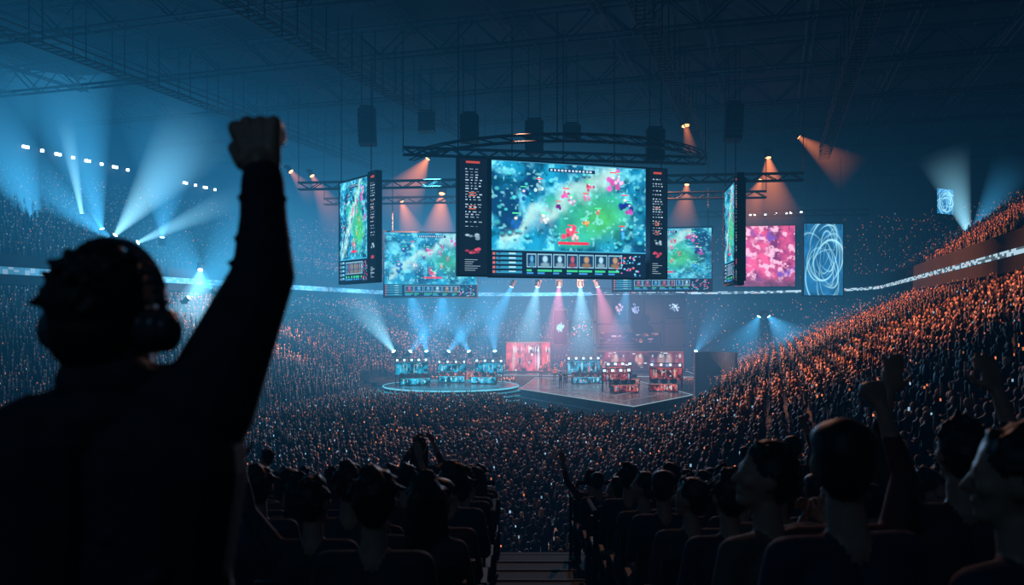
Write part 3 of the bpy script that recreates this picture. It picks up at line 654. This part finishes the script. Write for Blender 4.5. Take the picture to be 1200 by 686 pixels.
def hand(B,w,d,side,nrm,curl,sc=1.,m=1,fist=False):
    w=Vector(w);d=Vector(d).normalized();side=Vector(side); side=(side-d*side.dot(d)).normalized(); nrm=Vector(nrm); nrm=(nrm-d*nrm.dot(d)-side*nrm.dot(side)).normalized()
    lens=[.95,1.05,1.0,.8]
    for i in range(4):
        b=w+d*.088*sc+side*(.031-.021*i)*sc-d*(.004*abs(i-1))*sc
        B.cap(w+d*.01*sc+side*(.014-.01*i)*sc,b,.016*sc,.0125*sc,m)
        a=0; p=b; r=.0098*sc
        for k,L in enumerate((.043,.027,.021)):
            a+=curl[k]; dd=d*math.cos(a)+nrm*math.sin(a)+side*(0 if fist else (.12-.08*i)); q=p+dd.normalized()*L*lens[i]*sc; B.cap(p,q,r,r*.93,m); p=q; r*=.93
    b=w+d*.025*sc+side*.026*sc
    if fist:
        p1=w+d*.062*sc+side*.045*sc+nrm*.03*sc; p2=w+d*.075*sc+side*.022*sc+nrm*.058*sc; p3=w+d*.07*sc-side*.004*sc+nrm*.06*sc
    else:
        p1=b+(side*.8+d*.6+nrm*.2)*.04*sc; p2=p1+(side*.5+d*.8+nrm*.15)*.032*sc; p3=p2+(side*.3+d*.9)*.022*sc
    B.cap(b,p1,.016*sc,.0125*sc,m);B.cap(p1,p2,.012*sc,.011*sc,m);B.cap(p2,p3,.011*sc,.0095*sc,m)
def head(B,c,yaw=0,pitch=0,hair='short',ms=1,mh=2,k=1.,seed=0):
    """c: head centre; faces +Y"""
    c=Vector(c); Rm=Matrix.Rotation(yaw,3,'Z')@Matrix.Rotation(pitch,3,'X'); rg=np.random.default_rng(seed)
    def T(x,y,z): return c+Rm@Vector((x*k,y*k,z*k))
    E=lambda p,r,m: B.ell(T(*p),[q*k for q in r],m,Rm)
    E((0,0,.012),(.076,.095,.108),ms); E((0,.03,-.05),(.056,.062,.07),ms)
    B.cap(T(-.02,.07,-.09),T(.02,.07,-.09),.022*k,.022*k,ms)
    B.cap(T(0,.09,.015),T(0,.113,-.022),.009*k,.014*k,ms)
    B.cap(T(-.04,.083,.03),T(.04,.083,.03),.012*k,.012*k,ms)
    B.cap(T(-.02,.09,-.055),T(.02,.09,-.055),.009*k,.009*k,ms)
    for sx in(-1,1):
        E((sx*.08,-.005,-.005),(.012,.02,.032),ms); E((sx*.045,.065,-.015),(.022,.025,.025),ms)
        E((sx*.03,.083,.008),(.014,.012,.009),ms)
    E((0,-.018,.04),(.085,.098,.096),mh); E((0,-.045,-.01),(.074,.066,.075),mh)
    if hair in('short','long','bun'):
        for i in range(46):
            a=rg.uniform(0,2*math.pi); e=rg.uniform(-.3,1.5); d=Vector((math.cos(a)*math.cos(e),math.sin(a)*math.cos(e),math.sin(e)))
            if d.y>.5 and d.z<.4: continue
            p=T(d.x*.082,d.y*.092-.018,d.z*.094+.04); q=p+(Rm@d)*.014+Vector(rg.normal(0,.012,3)); B.cap(p,q,.02,.008,mh)
    if hair=='long':
        for x in(-.06,-.03,0,.03,.06): B.cap(T(x,-.06,.02),T(x*1.4+rg.normal(0,.01),-.085,-.21+rg.uniform(-.03,.03)),.045*k,.026*k,mh)
    if hair=='bun': E((0,-.1,.09),(.045,.045,.04),mh)
    if hair=='cap': E((0,.0,.07),(.092,.105,.06),mh); B.cap(T(-.04,.1,.06),T(.04,.1,.06),.02*k,.02*k,mh); B.cap(T(-.03,.14,.05),T(.03,.14,.05),.014*k,.014*k,mh)
def person(arms=(None,None),seated=False,yaw=0,hair='short',pitch=0,fist=False,lean=0,seed=0):
    B=Body(); dz=-.42 if seated else 0
    def Z(x,y,z): return Vector((x,y+lean*(z-.9),z+dz))
    for sx in(-1,1):
        B.cap(Z(sx*.075,0,1.3),Z(sx*.07,.0,.98),.115,.105,0); B.cap(Z(0,0,1.38),Z(sx*.175,0,1.385),.065,.06,0)
        B.cap(Z(sx*.07,0,1.0),Z(sx*.085,-.01,.93),.11,.118,3)
        if seated:
            B.cap((sx*.09,0,.54),(sx*.12,.42,.52),.088,.062,3); B.cap((sx*.12,.42,.52),(sx*.12,.44,.1),.06,.042,3); B.cap((sx*.12,.42,.05),(sx*.13,.6,.04),.045,.035,4)
        else:
            B.cap((sx*.09,0,.92),(sx*.11,.02,.5),.09,.062,3); B.cap((sx*.11,.02,.5),(sx*.11,-.02,.1),.06,.042,3); B.cap((sx*.11,-.04,.05),(sx*.12,.14,.04),.045,.035,4)
        a=arms[0 if sx<0 else 1]; sh=Z(sx*.185,0,1.385)
        if a is None: el=Z(sx*.24,.03,1.13); wr=Z(sx*.15,.24,1.06)
        elif a=='up': el=Z(sx*.29,.1,1.6); wr=Z(sx*.22,.14,1.86)
        elif a=='wide': el=Z(sx*.36,.06,1.57); wr=Z(sx*.42,.1,1.83)
        elif a=='phone': el=Z(sx*.24,.2,1.42); wr=Z(sx*.12,.28,1.66)
        elif a=='clap': el=Z(sx*.22,.15,1.25); wr=Z(sx*.05,.3,1.45)
        B.cap(sh,el,.058,.046,0); B.cap(el,el+(wr-el)*.5,.046,.038,0); B.cap(el+(wr-el)*.4,wr,.036,.027,1)
        d=(wr-el).normalized()
        if a in('up','wide'): hand(B,wr,d,Vector((-sx,0,0)),Vector((0,1,0)),(1.45,1.5,1.0) if fist else (.2,.25,.2),1,1,fist)
        else: hand(B,wr,d,Vector((-sx*.2,0,1)),Vector((-sx,0,0)),(.4,.5,.4),1,1)
    B.cap(Z(0,-.01,1.4),Z(0,.01,1.53),.06,.052,1)
    head(B,Z(0,.015,1.63),yaw,pitch,hair,seed=seed)
    return B
PM=[M_CLOTH,M_SKIN,M_HAIR,M_TROUS,M_BLACK]
mesh_=lambda n,B,v=.011:B.mesh(n,PM,v,2)
SE=[mesh_('seated_a',person(seated=True,seed=1)),mesh_('seated_b',person(seated=True,yaw=.6,hair='long',seed=2)),mesh_('seated_c',person(seated=True,yaw=-.5,hair='cap')),mesh_('seated_d',person(seated=True,yaw=.9,pitch=.15,hair='short',seed=3)),
    mesh_('seated_up',person(('up','up'),True,hair='short',seed=4)),mesh_('seated_fist',person((None,'up'),True,fist=True,hair='bun',seed=5)),mesh_('seated_clap',person(('clap','clap'),True,yaw=.3,hair='long',seed=6)),mesh_('seated_wide',person(('wide',None),True,yaw=-.3,hair='short',seed=7))]
ST=[mesh_('stand_wide',person(('wide',None),seed=8)),mesh_('stand_fist',person((None,'up'),fist=True,hair='cap')),mesh_('stand_plain',person(yaw=.9,hair='short',seed=9)),mesh_('stand_phone',person(('phone','phone'),hair='long',seed=10))]
def put(me,x,y,z,rz=0,s=1.,name='spectator'):
    o=mkobj(name,me); o.location=(x,y,z); o.rotation_euler=(0,0,rz); o.scale=(s,s,s); return o
for p,rz in SEATED: put(SE[0] if random.random()<.6 else SE[2],p.x,p.y,p.z,rz,1,'esports_player')
for x,y,rz in((4.5,112.5,3.1),(6.6,113,2.8),(8.4,112,3.3),(6.0,97,2.9),(5.4,95,.4),(12,111,3),(14.5,111.5,3.2),(5.2,104,3),(8.2,105.5,2.7),(3.6,107,3.1)):
    put(random.choice(ST[2:3]+ST[:1]),x,y,1.7 if y>110 else 1.5,rz,1,'stage_performer')

# near stand: terraced rows, seats, aisle, rail
def rowz(k): return ZC-1.62-.17*k
def rowy(k): return 1.5+.95*k
mb=MB()
M_NOSE=pbr('stair_nosing',(.03,.035,.04),.8)
for k in range(-2,12):
    y0=rowy(k)-.45; z=rowz(k); mb.box((0,y0+.475,z-1.5),(24,.95,3.0))
    if k<11:
        mb.box((.33,y0+.95+.12,z-.085-.6),(1.05,.3,1.2))
        mb.box((.33,y0+.94,z+.006),(1.05,.04,.012),0,1)
mb.box((0,rowy(11)+.55,rowz(11)-3.3),(24,.15,6.6))
mb.obj('near_grandstand_terrace',[M_CONC,M_NOSE])
mb=MB(); seats=[]
for k in range(1,12):
    for side in(-1,1):
        for j in range(15):
            x=.33+side*(.78+.56*j); y=rowy(k); z=rowz(k)
            if abs(x)>.75*y+1: continue
            seats.append((k,x,y,z))
            mb.box((x,y,z+.41),(.46,.42,.06)); mb.box((x,y-.24,z+.64),(.46,.05,.42)); mb.box((x,y-.2,z+.2),(.06,.3,.4))
            for sx in(-1,1): mb.box((x+sx*.25,y-.05,z+.56),(.04,.36,.05))
mb.obj('stadium_seating',[M_SEAT])
mb=MB(); yf=rowy(11)+.5; zf=rowz(11)
for a,b in((-11,-.25),(.95,11)):
    for h in(.55,1.05): mb.bar((a,yf,zf+h),(b,yf,zf+h),.03,0,8)
    x=a
    while x<=b+.01: mb.bar((x,yf,zf-.0),(x,yf,zf+1.05),.025,0,8); x+=.75
for x in(-.2,.86):
    for k in(8,11):
        y=rowy(k); z=rowz(k); mb.bar((x,y-.3,z),(x,y-.3,z+.95),.025,0,8); mb.bar((x,y+.5,z),(x,y+.5,z+.9),.025,0,8); mb.bar((x,y-.3,z+.95),(x,y+.5,z+.9),.025,0,8)
M_RAIL=pbr('rail_paint',(.01,.012,.015),.95)
mb.obj('metal_railing',[M_RAIL])
for k,x,y,z in seats:
    b=x/y
    if k<=2 or abs(b)>.72: continue
    if b<-.33 and k<5: continue
    if random.random()<.12: continue
    r=random.random(); rz=random.uniform(-.3,.3)
    if r<.76: put(random.choice(SE[:4]),x,y-.02,z-.0,rz,random.uniform(.92,1.05))
    elif r<.9: put(random.choice(SE[4:]),x,y-.02,z,rz,random.uniform(.94,1.03))
    elif k>=5: put(random.choice(ST),x,y+.3,z,rz,random.uniform(.85,.95))
for me,x,y,k,rz,s in ((SE[3],1.02,rowy(2),2,.6,1.08),(SE[2],1.0*1.02,rowy(1)+.15,1,.2,1.1),(SE[5],1.32,rowy(2),2,.1,1.1),(SE[4],1.95,rowy(2)+.3,2,0,1.12),(SE[1],1.4,rowy(1)-.1,1,.5,1.1),(SE[0],-.55,rowy(2),2,0,1.0),(SE[0],.45*3.0,rowy(3),3,0,1.05)):
    put(me,x,y,rowz(k),rz,s)

# ------------------------------------------------------------ hero spectator (raised fist, headphones)
H=Body()
def h(x,y,z): return Vector((x,y,ZC+z))
nb=h(-.70,1.50,-.155); shR=h(-.545,1.52,-.165); shL=h(-.875,1.50,-.245)
el=h(-.475,1.63,.075); wr=h(-.508,1.74,.285)
H.cap(h(-.71,1.50,-.17),shR,.085,.082,0); H.cap(h(-.71,1.50,-.17),shL,.08,.08,0)
for sx in(-1,1):
    H.cap(h(-.715+sx*.11,1.50,-.27),h(-.715+sx*.1,1.49,-.45),.135,.122,0); H.cap(h(-.715+sx*.1,1.49,-.45),h(-.715+sx*.105,1.49,-.7),.122,.142,0)
    H.cap(h(-.715+sx*.085,1.49,-.62),h(-.715+sx*.095,1.49,-.78),.14,.14,0)
    H.cap(h(-.715+sx*.1,1.49,-.76),h(-.715+sx*.12,1.51,-1.15),.1,.07,3); H.cap(h(-.715+sx*.12,1.51,-1.15),h(-.715+sx*.12,1.48,-1.52),.068,.05,3)
    H.cap(h(-.715+sx*.12,1.46,-1.565),h(-.715+sx*.13,1.64,-1.575),.05,.04,4)
H.cap(shR,h(-.51,1.575,-.045),.088,.074,0); H.cap(h(-.51,1.575,-.045),el,.074,.06,0); H.cap(el,h(-.492,1.69,.19),.06,.047,0); H.cap(h(-.492,1.69,.19),h(-.507,1.735,.275),.047,.043,0)
for (px,py,pz,rr) in((-.5,1.71,.235,.05),(-.488,1.67,.15,.056),(-.483,1.64,.1,.063),(-.495,1.61,.03,.07)): H.ell(h(px,py,pz),(rr,rr,.012),0)
for (px,py,pz,ex,ez) in((-.55,1.40,-.3,-.66,-.36),(-.56,1.385,-.5,-.7,-.46),(-.86,1.385,-.42,-.74,-.5),(-.57,1.38,-.42,-.64,-.47)): H.cap(h(px,py,pz),h(ex,1.375,ez),.014,.01,0)
H.cap(shL,h(-1.0,1.55,-.49),.078,.06,0); H.cap(h(-1.0,1.55,-.49),h(-.9,1.75,-.52),.056,.042,0)
hand(H,h(-.9,1.75,-.52),(.5,.85,0),(0,0,1),(1,-.5,0),(.5,.6,.5),1,1)
fd=Vector((-.2,.12,1)).normalized()
H.cap(wr-Vector((0,0,.02)),wr+fd*.03,.032,.032,1)
hand(H,wr+fd*.005,fd,Vector((-.85,.0,0)),Vector((0,1,0)),(1.5,1.6,1.1),1.27,1,True)
H.cap(nb+Vector((0,0,-.02)),h(-.695,1.51,-.07),.062,.056,1)
H.cap(h(-.74,1.47,-.115),h(-.66,1.47,-.115),.045,.045,0)
hc=h(-.715,1.515,-.014); yaw=-.30
head(H,hc,yaw,.02,'plain',1,2,1.02)
Rm=Matrix.Rotation(yaw,3,'Z')
for i in range(150):
    a=rng.uniform(0,2*math.pi); e=rng.uniform(-.25,1.5); d=Vector((math.cos(a)*math.cos(e),math.sin(a)*math.cos(e),math.sin(e)))
    if d.y>.45 and d.z<.35: continue
    if abs(d.x)>.7 and d.z<.5: continue
    p=hc+Rm@Vector((d.x*.09,d.y*.102-.015,d.z*.094+.042)); t=Vector((rng.normal(),rng.normal(),rng.normal()*.6)); q=p+(Rm@d)*.004+t*.006
    H.cap(p-(Rm@d)*.02,q,.015,.006,2)
par=mkobj('cheering_fan',None)
mkobj('body',H.mesh('cheering_fan_body',[M_JACKET,M_SKIN,M_HAIR,M_TROUS,M_BLACK],.005,2),(),par)
HP=MB()
for sx in(-1,1):
    c=hc+Rm@Vector((sx*.106,.0,-.012)); ax=Rm@Vector((sx,0,0))
    HP.bar(c-ax*.014,c+ax*.02,.040,0,24,.037); HP.bar(c+ax*.02,c+ax*.031,.033,0,24,.022); HP.bar(c-ax*.030,c-ax*.012,.034,0,24,.041)
    HP.bar(c+Vector((0,0,.03))+ax*.008,c+Vector((0,0,.075))+ax*.004,.008,0,8)
pts=[hc+Rm@Vector((math.cos(t)*.112,0,.02+math.sin(t)*.128)) for t in np.linspace(.1,math.pi-.1,22)]
for a,b in zip(pts,pts[1:]):
    for o in(-.012,0,.012): HP.bar(a+Rm@Vector((0,o,0)),b+Rm@Vector((0,o,0)),.006,0,8)
HP.obj('headphones',[M_PLAST],par,smooth=True)

# ------------------------------------------------------------ haze (emissive fog volume; its lighting is painted in as coloured glow blobs)
m,nt,o=newmat('emissive_haze'); N=nt.nodes.new; LK=nt.links.new
geo=N('ShaderNodeNewGeometry'); acc=None
blobs=[((-46,84,22),(32,48,18),(.00010,.0014,.0031)),((-2,100,9),(28,30,12),(.0007,.0030,.0052)),((12,106,7),(11,16,8),(.0030,.0012,.0020)),
       ((38,108,6),(16,16,7),(.0003,.0016,.0031)),((-32,88,11),(9,12,6),(.0008,.0060,.0095)),((-6,105,18),(32,30,9),(.0003,.0018,.0034)),((4,101,10),(8,10,6),(.0032,.0042,.0054))]
base=N('ShaderNodeRGB'); base.outputs[0].default_value=(.000010,.00008,.00019,1); acc=base.outputs[0]
for c,r,col in blobs:
    s=N('ShaderNodeVectorMath'); s.operation='SUBTRACT'; LK(geo.outputs['Position'],s.inputs[0]); s.inputs[1].default_value=c
    d=N('ShaderNodeVectorMath'); d.operation='DIVIDE'; LK(s.outputs[0],d.inputs[0]); d.inputs[1].default_value=r
    q=N('ShaderNodeVectorMath'); q.operation='DOT_PRODUCT'; LK(d.outputs[0],q.inputs[0]); LK(d.outputs[0],q.inputs[1])
    ng=N('ShaderNodeMath'); ng.operation='MULTIPLY'; LK(q.outputs['Value'],ng.inputs[0]); ng.inputs[1].default_value=-1
    ex=N('ShaderNodeMath'); ex.operation='EXPONENT'; LK(ng.outputs[0],ex.inputs[0])
    sc=N('ShaderNodeVectorMath'); sc.operation='SCALE'; sc.inputs[0].default_value=col; LK(ex.outputs[0],sc.inputs['Scale'])
    ad=N('ShaderNodeVectorMath'); ad.operation='ADD'; LK(acc,ad.inputs[0]); LK(sc.outputs[0],ad.inputs[1]); acc=ad.outputs[0]
em=N('ShaderNodeEmission'); LK(acc,em.inputs[0]); em.inputs[1].default_value=1.
LK(em.outputs[0],o.inputs['Volume'])
mb=MB(); c=[a2w(S0+sx*62,T0+sy*101) for sx,sy in((-1,-1),(1,-1),(1,1),(-1,1))]
mb.add([(p[0],p[1],-.5) for p in c]+[(p[0],p[1],HR+1.) for p in c],[(3,2,1,0),(4,5,6,7),(0,1,5,4),(1,2,6,5),(2,3,7,6),(3,0,4,7)])
mb.obj('hall_haze_glow',[m])

# ------------------------------------------------------------ lights
def plight(n,p,e,col,r=0):
    l=D.lights.new(n,'POINT'); l.energy=e; l.color=col; l.shadow_soft_size=r; o=D.objects.new(n,l); COL.objects.link(o); o.location=p
def slight(n,p,t,e,col,ang=60,blend=.6):
    l=D.lights.new(n,'SPOT'); l.energy=e; l.color=col; l.spot_size=math.radians(ang); l.spot_blend=blend; l.shadow_soft_size=0
    o=D.objects.new(n,l); COL.objects.link(o); o.location=p; o.rotation_euler=(Vector(t)-Vector(p)).to_track_quat('-Z','Y').to_euler()
slight('stage_glow_light',(-8,96,14),(-8,96,0),12000,(.3,.65,1),168,.15); slight('stage_glow_light',(8,98,15),(8,98.01,0),30000,(1,.42,.28),168,.15)
slight('screen_glow_light',(5,66,17),(5,30,2),11000,(.25,.6,1),120)
slight('screen_glow_light',(-17,76,17),(-45,70,8),5000,(.35,.7,1),120)
slight('orange_wash_light',(12,95,26),(38,80,7),110000,(1,.28,.11),70)
slight('orange_wash_light',(8,50,26),(26,45,6),50000,(1,.31,.14),70)
slight('orange_wash_light',(-8,95,22),(-38,96,3),90000,(1,.34,.18),46)
slight('orange_wash_light',(5,80,24),(-10,128,3),90000,(1,.38,.22),60)
slight('orange_wash_light',(0,66,26),(4,52,0),34000,(1,.40,.24),70)
slight('orange_wash_light',(5,42,24),(2,9,6),5000,(1,.45,.28),60)
slight('blue_wash_light',(-15,80,27),(-48,85,12),10000,(.3,.65,1),80)
slight('blue_wash_light',(-5,60,28),(-8,50,0),12000,(.3,.6,1),80)
slight('blue_wash_light',(-10,110,28),(-20,135,8),12000,(.35,.6,1),90)
slight('stage_spot_light',(-8,85,26),(-8,98,1.5),34000,(.12,.75,1),42)
slight('stage_spot_light',(12,80,26),(10,93,1.5),14000,(.7,.55,.9),42)
slight('stage_spot_light',(10,100,26),(12,112,1.5),16000,(1,.4,.4),42)
slight('roof_wash_light',(-30,60,12),(-30,75,33),6000,(.15,.5,1),130)
slight('roof_wash_light',(10,70,14),(10,85,33),3000,(.15,.5,1),130)
plight('near_fill_light',(-3,-4,15),90,(.25,.6,1))  # added dim blue fill behind the camera for the near figures, no fixture
w=D.worlds.new('dark_hall'); SC.world=w; w.use_nodes=True; w.node_tree.nodes['Background'].inputs[0].default_value=(.01,.02,.035,1); w.node_tree.nodes['Background'].inputs[1].default_value=.15

# ------------------------------------------------------------ camera
cd=D.cameras.new('camera'); cam=D.objects.new('camera',cd); COL.objects.link(cam); cam.location=(0,0,ZC); cam.rotation_euler=(math.pi/2,0,0)
cd.sensor_width=36; cd.lens=30; cd.shift_y=27/1200; cd.clip_end=500; cd.clip_start=.05
cd.dof.use_dof=True; cd.dof.focus_distance=60; cd.dof.aperture_fstop=2.8
SC.camera=cam
